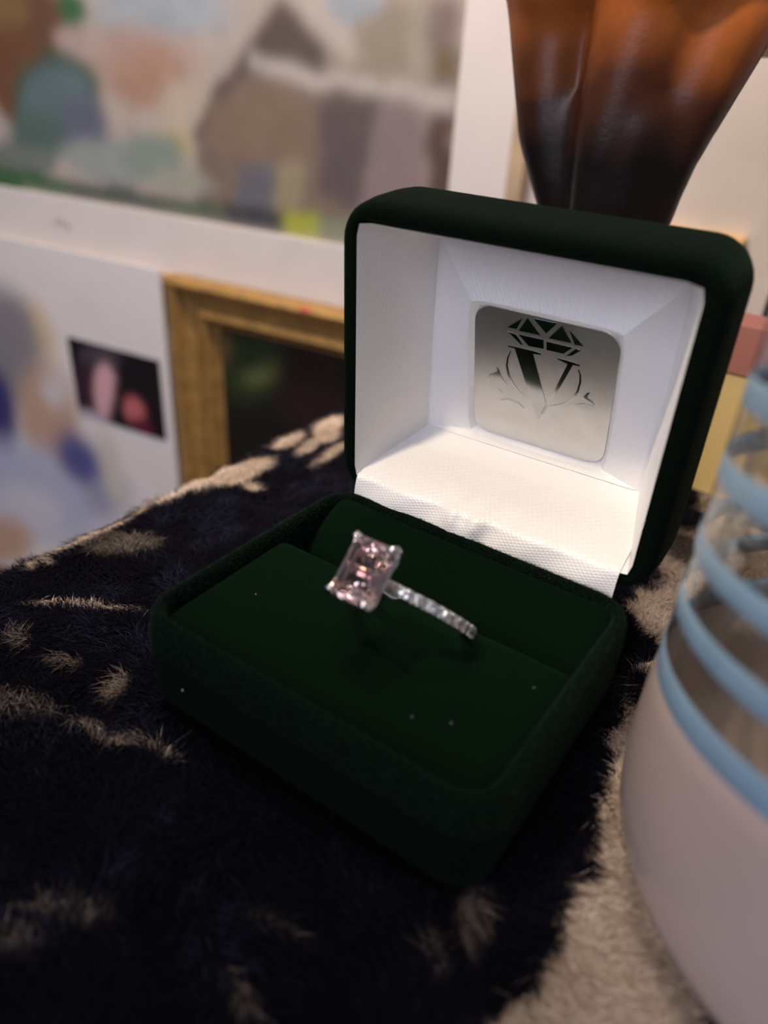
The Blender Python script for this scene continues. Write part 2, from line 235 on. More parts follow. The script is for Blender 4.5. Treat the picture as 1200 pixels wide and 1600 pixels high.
def vcol(name, rough=0.8, spec=.2, noise=.08, scale=400, sheen=0.0, bump=0.0):
    """colour comes from the mesh's own painted colour attribute, broken up by noise"""
    mt, nt, b = material(name); b.inputs['Roughness'].default_value = rough; b.inputs['Specular IOR Level'].default_value = spec
    b.inputs['Sheen Weight'].default_value = sheen
    at = N(nt, 'ShaderNodeAttribute', attribute_name='tint'); tc = N(nt, 'ShaderNodeTexCoord'); nz = N(nt, 'ShaderNodeTexNoise', Scale=scale, Detail=4.0)
    nt.links.new(tc.outputs['Object'], nz.inputs['Vector'])
    mr = N(nt, 'ShaderNodeMapRange'); mr.inputs['To Min'].default_value = 1-noise; mr.inputs['To Max'].default_value = 1+noise
    nt.links.new(nz.outputs['Fac'], mr.inputs['Value'])
    vm = N(nt, 'ShaderNodeVectorMath', operation='SCALE'); nt.links.new(at.outputs['Color'], vm.inputs[0]); nt.links.new(mr.outputs['Result'], vm.inputs['Scale'])
    nt.links.new(vm.outputs['Vector'], b.inputs['Base Color'])
    if bump:
        bp = N(nt, 'ShaderNodeBump', Strength=1, Distance=bump*MM); nt.links.new(nz.outputs['Fac'], bp.inputs['Height']); nt.links.new(bp.outputs['Normal'], b.inputs['Normal'])
    return mt
def set_tint(o, cols):
    a = o.data.color_attributes.new('tint', 'FLOAT_COLOR', 'POINT')
    c = np.ones((len(cols), 4), np.float32); c[:, :3] = cols; a.data.foreach_set('color', c.ravel())
def glass(name, col, ior, rough=0.0):
    mt, nt, b = material(name); b.inputs['Base Color'].default_value = (*col, 1); b.inputs['Roughness'].default_value = rough
    b.inputs['IOR'].default_value = ior; b.inputs['Transmission Weight'].default_value = 1.0
    return mt

# ------------------------------------------------------------------ the room
WD = np.array([math.cos(math.radians(8)), math.sin(math.radians(8)), 0]); WN = np.array([-WD[1], WD[0], 0])
def wall_pt(u, z, Y, depth=0.0):
    """a point u mm along a plane parallel to the back wall that crosses x = 0 at y = Y; depth goes towards the room"""
    p = np.array([0, Y, z]) + u*WD - depth*WN
    return tuple(p)
def wall_box(u0, u1, z0, z1, Y, d0, d1):
    V, F = box(u0, u1, d0, d1, z0, z1)
    return [wall_pt(v[0], v[2], Y, v[1]) for v in V], [f[::-1] for f in F]
WALL_Y, FLOOR_Z = 230, -290
M_WALL = simple('cream_wall_paint', (0.74, 0.66, 0.60), 0.9, noise=.03, scale=60, bump=.05)
V, F = wall_box(-1500, 1300, FLOOR_Z, 2100, WALL_Y, -60, 0)
o = obj('wall_back', V, F, M_WALL, smooth=False); o['kind'] = 'structure'
M_FLOOR = simple('dark_wood_floor', (0.10, 0.06, 0.04), 0.5, noise=.3, scale=12)
V, F = box(-1500, 1300, -1500, 420, FLOOR_Z-20, FLOOR_Z)
o = obj('floor', V, F, M_FLOOR, smooth=False); o['kind'] = 'structure'

# ------------------------------------------------------------------ plush throw
TX0, TX1, TY0, TY1 = -84.0, 230.0, -330.0, 200.0
def blob_field(x, y, blobs):
    s = np.zeros_like(x)
    wx = (fbm(x/4, y/4, 31)-.5)*3.2; wy = (fbm(x/4, y/4, 57)-.5)*3.2
    for cx, cy, ax, ay, bx, by, st, soft in blobs:
        det = ax*by-ay*bx
        if abs(det) < 1e-6: continue
        k = min(1.0, (abs(det)**.5)/9)*np.where(y > 5, .5, 1)
        dx = x-cx+wx*k; dy = y-cy+wy*k
        p = (dx*by-dy*bx)/det; q = (dy*ax-dx*ay)/det
        r = np.sqrt(p*p+q*q)
        s = np.maximum(s, st*np.clip((1+soft*.5-r)/max(soft, .05), 0, 1))
    return s
def cream_amount(x, y):
    """0 = navy black pile, 1 = cream pile"""
    s = blob_field(x, y, PATCHES)
    ey = np.array([p[1] for p in CREAM_EDGE])[::-1]; ex = np.array([p[0] for p in CREAM_EDGE])[::-1]
    lim = np.interp(y, ey, ex) + (fbm(x/2.2, y/2.2, 91)-.5)*3.0
    right = np.clip((x-lim)/.7, 0, 1)*(y < 75)
    right = right*(1-blob_field(x, y, DARK_PATCHES))
    far = np.clip((fbm(x/14, y/22, 5)-.56)*9, 0, 1)*((y > 75) | (x > 120) | (y < -100))
    return np.maximum(np.maximum(s, right), far)
DARK = np.array([0.0054, 0.0050, 0.0095]); CREAM = np.array([0.56, 0.44, 0.35])
def throw_z(x, y):
    Rr = 12.0
    d = np.minimum(np.minimum(x-TX0, TX1-x), np.minimum(y-TY0, TY1-y)); d = np.clip(d, 0, Rr)
    z = -1.6 - Rr + np.sqrt(np.maximum(0, Rr*Rr-(Rr-d)**2))
    return z + (fbm(x/30, y/30, 3)-.5)*1.6*np.clip(d/Rr, 0, 1)
xs = np.unique(np.concatenate([TX0 + np.array([0, .4, 1.2, 2.4, 4, 6, 8.5, 11]), np.arange(-72, 60, 1.5), np.arange(60, 229, 4), [TX1-4, TX1-1, TX1]]))
ys = np.unique(np.concatenate([[TY0, TY0+2, TY0+6], np.arange(TY0+12, -100, 4), np.arange(-100, 100, 1.5), np.arange(100, 190, 6), [TY1-8, TY1-4, TY1-1, TY1]]))
X, Y = np.meshgrid(xs, ys); nx, ny = len(xs), len(ys)
Z = throw_z(X, Y)
V = np.c_[X.ravel(), Y.ravel(), Z.ravel()].tolist(); F = []
for j in range(ny-1):
    for i in range(nx-1):
        a = j*nx+i; F.append((a, a+1, a+nx+1, a+nx))
rim = [i for i in range(nx)] + [j*nx+nx-1 for j in range(1, ny)] + [(ny-1)*nx+i for i in range(nx-2, -1, -1)] + [j*nx for j in range(ny-2, 0, -1)]
k = len(V); n = len(rim)
for t in rim: V.append([V[t][0], V[t][1], FLOOR_Z])
for i in range(n):
    j = (i+1) % n; F.append((rim[i], k+i, k+j, rim[j]))
M_THROW = vcol('plush_backing', 0.95, .05, .1, 500)
M_PILE = vcol('plush_pile', 0.9, .03, .12, 900)
throw = thing('plush_throw', 'black and cream animal-print plush throw under the green ring box', 'throw', (0, 0, FLOOR_Z))
o = obj('throw_cloth', V, F, M_THROW, throw)
VA = np.array(V); am = cream_amount(VA[:, 0], VA[:, 1])[:, None]
set_tint(o, DARK*.7*(1-am)+CREAM*.7*am)
def make_pile():
    """thin tapering fibres combed in drifting tufts"""
    R1 = (-83, 45, -95, 70, 9.0, 1.0); R2 = (-83, -40, 70, 150, 4.0, 1.0); R3 = (-40, 60, 70, 110, 3.0, 1.0); R4 = (45, 120, -95, 70, 3.0, 1.0)
    R5 = (-83, 229, -329, -95, 1.3, 1.0); R6 = (120, 229, -95, 199, 1.3, 1.0); R7 = (60, 120, 70, 199, 1.5, 1.0); R8 = (-83, 60, 150, 199, 1.5, 1.0); R9 = (-40, 60, 110, 150, 1.5, 1.0)
    pts = []
    for x0, x1, y0, y1, dens, _ in (R1, R2, R3, R4, R5, R6, R7, R8, R9):
        nn = int((x1-x0)*(y1-y0)*dens); pts.append(np.c_[rng.uniform(x0, x1, nn), rng.uniform(y0, y1, nn)])
    P = np.concatenate(pts); x, y = P[:, 0], P[:, 1]
    keep = ~((x > -28.5) & (x < 28.5) & (y > -48.5) & (y < 0)) & ~(np.hypot(x-74, y+14) < 34) & ~((x > 14) & (x < 72) & (y > 85) & (y < 99))
    x, y = x[keep], y[keep]; nb = len(x); z = throw_z(x, y)
    am = cream_amount(x + rng.normal(0, .3, nb), y + rng.normal(0, .3, nb))
    pick = np.clip(am*1.0 + rng.normal(0, .10, nb)*(am > .03)*(am < .97), 0, 1)
    L = rng.uniform(1.8, 3.6, nb)*(.7+.6*fbm(x/6, y/6, 11)); w = rng.uniform(.09, .17, nb)*np.where((x > 120) | (y < -95) | (y > 110), 2.0, 1.0)
    ang = 6.28*fbm(x/16, y/16, 21, 2)*1.6 + rng.normal(0, .55, nb) - 1.0
    lean = np.clip(.75+rng.normal(0, .3, nb), .1, 1.6)
    # fibres beside the box and the tumbler bend away from them
    dx = np.stack([np.cos(ang), np.sin(ang)], 1)*lean[:, None]
    near = (x > -32) & (x < 32) & (y > -52) & (y < 2.5)
    away = np.c_[np.where(np.abs(x) > 28, np.sign(x), 0), np.where(y < -48, -1.0, np.where(y > 0, 1.0, 0))]
    dx[near] = away[near]*.8 + rng.normal(0, .15, (near.sum(), 2))
    ca = rng.uniform(0, 6.28, nb); side = np.stack([np.cos(ca), np.sin(ca), 0*ca], 1)*w[:, None]
    base = np.stack([x, y, z-.3], 1); upv = np.array([0, 0, 1.0])
    L = L*(1-.25*(pick > .3)); mid = base + L[:, None]*.5*(upv*.75 + np.c_[dx*.45, 0*x]); tip = base + L[:, None]*(upv*.42 + np.c_[dx*1.0, 0*x])
    V = np.stack([base-side, base+side, mid-side*.8, mid+side*.8, tip], 1).reshape(-1, 3)
    i = np.arange(nb)[:, None]*5
    T = np.concatenate([i+np.array([[0, 1, 3]]), i+np.array([[0, 3, 2]]), i+np.array([[2, 3, 4]])], 1).reshape(-1, 3)
    me = bpy.data.meshes.new('pile'); me.vertices.add(len(V)); me.vertices.foreach_set('co', ((V-np.array([0, 0, FLOOR_Z]))*MM).astype(np.float32).ravel())
    me.loops.add(T.size); me.loops.foreach_set('vertex_index', T.ravel().astype(np.int32)); me.polygons.add(len(T))
    me.polygons.foreach_set('loop_start', np.arange(0, T.size, 3, dtype=np.int32)); me.update(calc_edges=True); me.validate()
    me.materials.append(M_PILE)
    ob = bpy.data.objects.new('pile', me); C.objects.link(ob); ob.parent = throw; ob['kind'] = 'stuff'
    cj = rng.uniform(.75, 1.2, nb)[:, None]
    hi = np.clip((fbm(x/9, y/9, 77)-.48)*5, 0, 1)*(rng.random(nb) < .4)
    col = ((DARK + hi[:, None]*np.array([.012, .012, .024]))*(1-pick[:, None]) + CREAM*pick[:, None])*cj
    set_tint(ob, np.repeat(col, 5, 0))
make_pile()

# ------------------------------------------------------------------ ring box
W, D, H = 60.0, 49.9, 17.25
ring_box = thing('ring_box', 'open dark green velvet ring box with white satin lid lining', 'ring box', (0, -D/2, 0))
def base_loops():
    out = []
    for z, ins, r in ((0.0, 3.2, 4.5), (.5, 1.6, 5.5), (1.6, .5, 6), (3.2, 0.05, 6.4), (6, -.15, 6.5), (11, -.2, 6.5), (14.6, .0, 6.4), (16.1, .2, 6.2), (16.9, .65, 5.8), (17.25, 1.25, 5.2), (17.2, 1.75, 4.8), (16.7, 2.15, 4.4), (15, 2.3, 4.2), (10, 2.5, 4), (4, 2.6, 4)):
        out.append([(x, y, z) for x, y in rrect(-W/2+ins, W/2-ins, -D+ins, .6-ins, max(r, .5), 8)])
    return out
V, F = loft(base_loops(), True, True)
base = fix_normals(obj('base', V, F, M_VELVET, ring_box))
# cushion: profile along y, swept along x, ends rounded down
prof = [(-47.6, 9), (-47.5, 13.2), (-47.0, 14.3), (-45.5, 14.8), (-40, 15.0), (-30, 15.15), (-23, 15.3), (-20.4, 15.3), (-19.5, 14.9), (-19.1, 13.8), (-19.0, 11.5), (-18.8, 7.4), (-15.6, 7.2), (-14.6, 8.2), (-12.6, 10.6), (-9.5, 13.0), (-6.4, 14.9), (-3.6, 16.1), (-2.5, 16.3), (-1.6, 15.7), (-1.45, 9)]
xs_ = [-27.5, -27.4, -27.1, -26.5, -25.5, -24, -18, -10, 0, 10, 18, 24, 25.5, 26.5, 27.1, 27.4, 27.5]
sub = []
for a, b in zip(prof[:-1], prof[1:]):
    kk = max(1, int(math.dist(a, b)/1.2))
    for j in range(kk): sub.append((a[0]+(b[0]-a[0])*j/kk, a[1]+(b[1]-a[1])*j/kk))
sub.append(prof[-1]); loops = []
for x in xs_:
    e = 27.5-abs(x); drop = max(0, 2.0-e); drop = 1.1*(1-math.sqrt(max(0, 1-(drop/2)**2)))
    lp = []
    for y, z in sub:
        zz = z - drop*(1 if z > 9.3 else 0) - (.35*math.exp(-((x-4)/7)**2) if -24 < y < -19 else 0)
        if y > -18 and z > 12: zz -= .25*math.sin((x+26)/52*math.pi)*(1 if y < -6 else .3) - .35*math.exp(-((x+24)/6)**2)
        lp.append((x, y, zz))
    lp.append((x, -1.45, 5.0)); lp.append((x, -47.6, 5.0)); loops.append(lp)
V, F = loft(loops)
fix_normals(obj('cushion', V, F, M_CUSHION, ring_box, label='slotted green velvet cushion', angle=75))
# lint on the velvet
M_LINT = simple('lint', (.45, .45, .42), .9)
for p in ((-19.7, -50.15, 7.1), (13.6, -40.3, 15.25), (18.2, -38.0, 15.25), (24.0, -25.2, 15.2), (-20, -34, 15.2)):
    v, f = uvsphere(p, .15 if p[2] < 10 else .09, 6, 5, (1, .8, 1.4)); obj('lint_speck', v, f, M_LINT, ring_box)
LO, LX, LV, LQ = (np.array(v) for v in (LID_O, LID_X, LID_V, LID_Q))
def lid(x, v, q): return tuple(LO + x*LX + v*LV + q*LQ)
DL = 53.05
def lrect(x0, x1, v0, v1, r, q, n=8): return [lid(x, v, q) for x, v in rrect(x0, x1, v0, v1, r, n)]
lp = []
for q, ins, r in ((1.2, 2.9, 1.2), (.25, 3.2, 1.6), (-.1, 2.7, 2.4), (-.1, 1.2, 4.8), (.25, .45, 6.0), (1.0, 0.05, 6.4), (4, -.25, 6.6), (10, -.35, 6.7), (14, -.1, 6.5), (17.5, .6, 6.2), (20.4, 2.0, 5.5), (21.6, 4.4, 4.5), (22.0, 8, 3)):
    lp.append(lrect(-W/2+ins, W/2-ins, 0+ins, DL-ins, r, q))
inner = [lrect(-W/2+3.5, W/2-3.5, 2.8, DL-2.8, 1.2, 1.2), lrect(-W/2+2.8, W/2-2.8, 2.8, DL-2.8, 1.2, 21.2)]
V, F = loft([inner[1]] + lp)
lid_o = fix_normals(obj('lid', V, F, M_VELVET, ring_box))
# satin lining: four leaning walls, a padded border and a flap over the hinge
a = W/2-3.45
def seg_loop(x0, x1, v0, v1, q, r, bow=0.0, bq=0.0):
    """rectangle with 20 points a side; sides bow outwards, and their middles are pushed by bq along q"""
    P = []; cx, cv = (x0+x1)/2, (v0+v1)/2; k = 20
    cs = [(x0, v0), (x1, v0), (x1, v1), (x0, v1)]
    for s in range(4):
        p, q2 = cs[s], cs[(s+1) % 4]
        for i in range(k):
            t = i/k; x = p[0]+(q2[0]-p[0])*t; v = p[1]+(q2[1]-p[1])*t
            b = math.sin(math.pi*t)
            nxv = ((q2[1]-p[1]), -(q2[0]-p[0])); l = math.hypot(*nxv)
            x += nxv[0]/l*bow*b; v += nxv[1]/l*bow*b
            e = min(t, 1-t)*l            # round the corner
            if e < r:
                c = (r-e)*.29; x += (cx-x)/math.hypot(cx-x, cv-v)*c; v += (cv-v)/math.hypot(cx-x, cv-v)*c
            P.append(lid(x, v, q+bq*b))
    return P
s = 4.85
PX0, PX1, PV0, PV1 = -12.6, 13.9, 9.4, 35.9
L0 = seg_loop(-a-.15, a+.15, 3.3, DL-3.3, -.25, 2.0)
L1 = seg_loop(-a+.1, a-.1, 3.55, DL-3.55, .6, 1.8)
L2 = seg_loop(-a+s*.5, a-s*.5, 3.55+s*.45, DL-3.5-s*.5, 9, 1.2, bow=.15)
L3 = seg_loop(-a+s, a-s, 3.55+s*.95, DL-3.5-s, 17.8, .6, bow=0)
L4 = seg_loop(-a+s+.5, a-s-.5, 3.55+s+.1, DL-3.5-s-.5, 17.6, .6, bow=.1)
PT = .19
def pq(v, d=0.0): return 17.6 - PT*(v-23.2) + d      # the plate leans forward at the top
def tilt_loop(x0, x1, v0, v1, r, bow, d, k=1.0):
    Q = seg_loop(x0, x1, v0, v1, 0, r, bow=bow); out = []
    for p in Q:
        v = (np.array(p)-LO)@LV; out.append(tuple(np.array(p)+LQ*(pq(v, d)*k+(1-k)*17.4)))
    return out
L5 = tilt_loop(PX0-4.2, PX1+3.9, PV0-.9, PV1+4.2, .8, .3, -.5, .6)
L6 = tilt_loop(PX0-.5, PX1+.5, PV0-.4, PV1+.6, 2.0, .3, -.9)
L7 = tilt_loop(PX0+.3, PX1-.3, PV0+.3, PV1-.3, 3, 0, .5)
V, F = loft([L0, L1, L2, L3, L4, L6, L7], False, True)
obj('satin_lining', V, F, M_SATIN, ring_box, angle=15, label='white satin lining inside the lid')
# the flap: from the lid floor over the hinge and down behind the cushion, gathered in the middle
nu, nvv = 170, 30; V = []
for j in range(nvv):
    t = j/(nvv-1)
    for i in range(nu):
        u = -25.9 + 51.0*i/(nu-1)
        if t < .45:   # lying on the lid floor
            k = t/.45; q = 12*(1-k); v = 3.55+s*.5*q/9*.95 + .25 + .25*math.sin(k*math.pi)
            p = np.array(lid(u, v, q))
        else:
            k = (t-.45)/.55
            p = np.array(lid(u, 3.8-6.6*k, -.35-1.25*k - .55*math.sin(k*math.pi)))
        g = math.exp(-((u+4-10*max(0, t-.4))/5.5)**2); k2 = math.sin(math.pi*min(1, max(0, t-.30)/.7)**.8)*1.0
        wv = (.42*math.sin((u+5)*1.15+5*t)*g + .30*math.sin(u*.5+4*t+1))*k2
        sm = lambda a_, w_: 1/(1+math.exp(-(u-a_)/w_))
        wv += (.55*(sm(-5.6, .15)-sm(-2.6, .25)) + .3*(sm(-1.6, .2)-sm(1.2, .6)))*min(1, max(0, (t-.42)/.2))*(1-.4*t)
        p = p - wv*LQ + .4*wv*LV
        V.append(tuple(p))
F = [(j*nu+i, j*nu+i+1, (j+1)*nu+i+1, (j+1)*nu+i) for j in range(nvv-1) for i in range(nu-1)]
flap = obj('satin_flap', V, F, M_FLAP, ring_box, label='white satin flap folded over the hinge')
uvl = flap.data.uv_layers.new(name='weave')
for lp_ in flap.data.loops:
    j_, i_ = divmod(lp_.vertex_index, nu); uvl.data[lp_.index].uv = (51.0*i_/(nu-1)*MM, 24.0*j_/(nvv-1)*MM)
# silver plate with the jeweller's emblem
def plate_loop(ins, r, d): return [lid(x, v, pq(v, d)) for x, v in rrect(PX0+ins, PX1-ins, PV0+ins, PV1-ins, r, 8)]
V, F = loft([plate_loop(0, 3.4, .8), plate_loop(0, 3.4, .2), plate_loop(.2, 3.3, 0)])
plate = fix_normals(obj('plate', V, F, M_PLATE, ring_box, smooth=False, label='brushed silver square plate inside the lid'))
def prism(poly, d0=.02, d1=-.07):
    n = len(poly)
    return [lid(x, v, pq(v, d0)) for x, v in poly] + [lid(x, v, pq(v, d1)) for x, v in poly], [tuple(range(n))[::-1], tuple(range(n, 2*n))] + [(i, (i+1) % n, n+(i+1) % n, n+i) for i in range(n)]
for p in GEM_FACETS: fix_normals(obj('gem_facet', *prism(p), M_EMBLEM, plate, smooth=False))
for p in LETTER_STROKES: fix_normals(obj('letter_stroke', *prism(p), M_EMBLEM, plate, smooth=False))
for p in SCROLLS: fix_normals(obj('scroll_leaf', *prism(p), M_EMBLEM, plate, smooth=False))
for p in ARCS:
    n = len(p); L, Rr = [], []
    for i in range(n):
        q0, q1 = p[max(0, i-1)], p[min(n-1, i+1)]; d = (q1[0]-q0[0], q1[1]-q0[1]); l = math.hypot(*d); w = .07+.13*math.sin(math.pi*i/(n-1))
        L.append((p[i][0]-d[1]/l*w, p[i][1]+d[0]/l*w)); Rr.append((p[i][0]+d[1]/l*w, p[i][1]-d[0]/l*w))
    fix_normals(obj('arc_line', *prism(L+Rr[::-1]), M_EMBLEM, plate, smooth=False))
# short velvet fuzz along the rims
def fuzz(name, pts, nrm, parent, L0=.45, wid=.035):
    pts, nrm = np.array(pts), np.array(nrm); nb = len(pts)
    d = nrm + rng.normal(0, .45, (nb, 3)); d /= np.linalg.norm(d, axis=1)[:, None]
    side = np.cross(d, rng.normal(0, 1, (nb, 3))); side /= np.linalg.norm(side, axis=1)[:, None]
    L = (L0*rng.uniform(.5, 1.2, nb))[:, None]
    V = np.stack([pts-side*wid, pts+side*wid, pts+d*L], 1).reshape(-1, 3)
    me = mesh_data(name, V, np.arange(3*nb).reshape(-1, 3), M_FUZZ, False, origin_of(parent))
    ob = bpy.data.objects.new(name, me); C.objects.link(ob); ob.parent = parent; ob['kind'] = 'stuff'
    return ob
def scatter(o, per_mm2, cond):
    P, Nn = [], []; off = np.array(origin_of(o.parent))
    for pl in o.data.polygons:
        vs = [np.array(o.data.vertices[i].co)/MM+off for i in pl.vertices]; c = sum(vs)/len(vs); nr = np.array(pl.normal)
        if len(vs) != 4 or not cond(c, nr): continue
        ar = pl.area/MM**2; nn = int(ar*per_mm2 + rng.random())
        for _ in range(nn):
            u, v = rng.random(2); P.append((vs[0]*(1-u)+vs[1]*u)*(1-v) + (vs[3]*(1-u)+vs[2]*u)*v); Nn.append(nr)
    return P, Nn
P, Nn = scatter(lid_o, 14, lambda c, n: (c-LO)@LQ < 16 and (c-LO)@LQ > -1)
fuzz('velvet_fuzz', P, Nn, ring_box)
P, Nn = scatter(base, 14, lambda c, n: c[2] > 12)
fuzz('velvet_fuzz', P, Nn, ring_box)

# ------------------------------------------------------------------ engagement ring
RC = np.array([3.28, -25.28, 19.77]); RU = np.array([-.20, -.68, .706]); RX = np.array([.98, -.14, .14])
RU /= np.linalg.norm(RU); RX -= RU*(RX@RU); RX /= np.linalg.norm(RX); RW = np.cross(RU, RX); RW /= np.linalg.norm(RW)
if RW[1] < 0: RW = -RW
ring = thing('gemstone_ring', 'silver ring with a pink rectangular gemstone standing in the cushion slot', 'ring', tuple(RC-RU*10))
RB = 9.3
def rp(phi, r, w): return tuple(RC + r*(math.cos(phi)*RU + math.sin(phi)*RX) + w*RW)
nr = 72; loops = []
for i in range(nr):
    ph = 2*math.pi*i/nr; t = .80
    loops.append([rp(ph, RB+dr*.75, dw*t) for dr, dw in ((1, .75), (.75, 1), (-.6, 1), (-1, .6), (-1, -.6), (-.6, -1), (.75, -1), (1, -.75))])
V, F = loft(loops, False, False); k = (nr-1)*8
F += [(k+i, k+(i+1) % 8, (i+1) % 8, i) for i in range(8)]
fix_normals(obj('band', V, F, M_SILVER, ring, label='slim silver band'))
M_PAVE = glass('clear_gemstone', (1.0, .98, .95), 2.0)
SC = RC + (RB+4.4)*RU       # centre of the stone's girdle
SL, SW = 9.0, 7.6
def stone(x, w, h): return tuple(SC + x*RX + w*RW + h*RU)
def oct_loop(hx, hw, c, h): return [stone(x, w, h) for x, w in ((hx, -hw+c), (hx, hw-c), (hx-c, hw), (-hx+c, hw), (-hx, hw-c), (-hx, -hw+c), (-hx+c, -hw), (hx-c, -hw))]
hx, hw = SW/2, SL/2
loops = [oct_loop(hx*.60, hw*.66, .55, 1.25), oct_loop(hx*.82, hw*.85, .75, .85), oct_loop(hx*.985, hw*.985, .9, .22), oct_loop(hx, hw, .9, .12), oct_loop(hx, hw, .9, -.12), oct_loop(hx*.80, hw*.84, .7, -1.3), oct_loop(hx*.50, hw*.60, .45, -2.5), oct_loop(hx*.10, hw*.30, .05, -3.4)]
V, F = loft(loops)
mt, nt, b = material('pink_morganite')
b.inputs['Base Color'].default_value = (.965, .66, .61, 1); b.inputs['Roughness'].default_value = 0.0; b.inputs['IOR'].default_value = 1.85; b.inputs['Transmission Weight'].default_value = 1.0
fix_normals(obj('gemstone', V, F, mt, ring, smooth=False, label='pink rectangular step-cut gemstone'))
# setting: two rails, four claws
for h, sc in ((-1.0, .93), (-2.6, .62)):
    P = [stone(x*sc, w*sc, h) for x, w in rrect(-hx, hx, -hw, hw, .9, 4)]
    fix_normals(obj('setting_rail', *tube(P, .26, 8, True), M_SILVER, ring))
for sx in (-1, 1):
    for sw in (-1, 1):
        P = [stone(sx*hx*.30, sw*hw*.30, -4.0), stone(sx*hx*.66, sw*hw*.68, -2.6), stone(sx*(hx*.93), sw*(hw*.94), -.9), stone(sx*(hx-.08), sw*(hw-.08), .25), stone(sx*(hx-.45), sw*(hw-.45), .72), stone(sx*(hx-.85), sw*(hw-.85), .92)]
        fix_normals(obj('claw', *tube(P, [.35, .38, .42, .46, .46, .28], 10), M_SILVER, ring))
pv = None
for side in (1, -1):
    for i in range(10):
        ph = side*(.42 + .172*i)
        er = np.array(rp(ph, 1, 0))-RC; et = np.cross(RW, er)
        def q(x, y, h): return tuple(RC + (RB+.62+h)*er + x*et + y*RW)
        lo = [[q(r*math.cos(2*math.pi*k/8), r*math.sin(2*math.pi*k/8), h) for k in range(8)] for r, h in ((.42, .62), (.80, .30), (.82, .16), (.10, -.25))]
        fix_normals(obj('accent_stone', *loft(lo), M_PAVE, ring, smooth=False))
        ph2 = side*(.42 + .172*(i+.5))
        for w in (-.60, .60):
            fix_normals(obj('bead', *uvsphere(rp(ph2, RB+.85, w), .24, 8, 6), M_SILVER, ring))

# ------------------------------------------------------------------ striped tumbler
TC, TR = (74.0, -14.0), 37.5
tumbler = thing('striped_tumbler', 'clear glass tumbler with pale blue rings and cream lower half', 'glass', (TC[0], TC[1], 0))
TD = (.51, -.86)
def ring_z(z0, a, r): return z0 + .22*r*(math.cos(a)*TD[0]+math.sin(a)*TD[1])
def lathe(prof, n=96, tilt=None):
    """prof: (radius, z); tilt marks which profile points follow the slanted bands"""
    loops = []
    for k, (r, z) in enumerate(prof):
        loops.append([(TC[0]+r*math.cos(2*math.pi*i/n), TC[1]+r*math.sin(2*math.pi*i/n), ring_z(z, 2*math.pi*i/n, r) if tilt and tilt[k] else z) for i in range(n)])
    return loops
Ri, HT = TR-2.4, 118
V, F = loft(lathe([(2, .6), (30, .6), (33.5, 1.2), (35.6, 3.0), (36.9, 6.5), (37.2, 11), (37.2, HT-1), (36.7, HT), (35.4, HT), (34.8, HT-1), (Ri, 14), (33.5, 8.5), (29, 6.5), (2, 6)]))
M_GLASS = bpy.data.materials.new('thin_clear_glass'); M_GLASS.use_nodes = True
nt = M_GLASS.node_tree; nt.nodes.remove(nt.nodes['Principled BSDF']); mo = nt.nodes['Material Output']
tr = N(nt, 'ShaderNodeBsdfTransparent', Color=(.93, .93, .92, 1)); gl = N(nt, 'ShaderNodeBsdfGlossy', Roughness=.03); lw = N(nt, 'ShaderNodeLayerWeight', Blend=.30)
mx = N(nt, 'ShaderNodeMixShader'); nz = N(nt, 'ShaderNodeMath', operation='MULTIPLY_ADD'); nz.inputs[1].default_value = .8; nz.inputs[2].default_value = .03
pw = N(nt, 'ShaderNodeMath', operation='POWER'); pw.inputs[1].default_value = 2.2; nt.links.new(lw.outputs['Facing'], pw.inputs[0]); nt.links.new(pw.outputs[0], nz.inputs[0])
nt.links.new(nz.outputs[0], mx.inputs['Fac']); nt.links.new(tr.outputs[0], mx.inputs[1]); nt.links.new(gl.outputs[0], mx.inputs[2]); nt.links.new(mx.outputs[0], mo.inputs['Surface'])
fix_normals(obj('glass_wall', V, F, M_GLASS, tumbler))
M_BLUE = simple('pale_blue_enamel', (0.24, 0.37, 0.50), 0.5, noise=.06, scale=200)
for z0, h in ((30.2, 2.0), (39.0, 1.6), (46.8, 1.5), (56.0, 1.6), (64.6, 1.6), (73.2, 1.6), (81.8, 1.6), (90.4, 1.6)):
    V, F = loft(lathe([(37.21, z0-h), (37.26, z0-h+.1), (37.26, z0+h-.1), (37.21, z0+h), (37.17, z0)], tilt=[1]*5), False, False); n = 96
    F += [(4*n+i, 4*n+(i+1) % n, (i+1) % n, i) for i in range(n)]
    fix_normals(obj('blue_ring', V, F, M_BLUE, tumbler))
M_COAT = simple('cream_coat', (0.50, 0.39, 0.36), 0.22, noise=.05, scale=40)
V, F = loft(lathe([(.5, .0), (30, .0), (33.8, .7), (36.0, 2.6), (37.3, 6.2), (37.7, 11), (37.55, 25), (37.25, 28.3), (37.21, 28.4), (37.21, 11), (36.91, 6.5), (35.61, 3.0), (33.51, 1.15), (30, .55), (.5, .55)], tilt=[0]*6+[1]*3+[0]*6))
fix_normals(obj('cream_coat', V, F, M_COAT, tumbler))

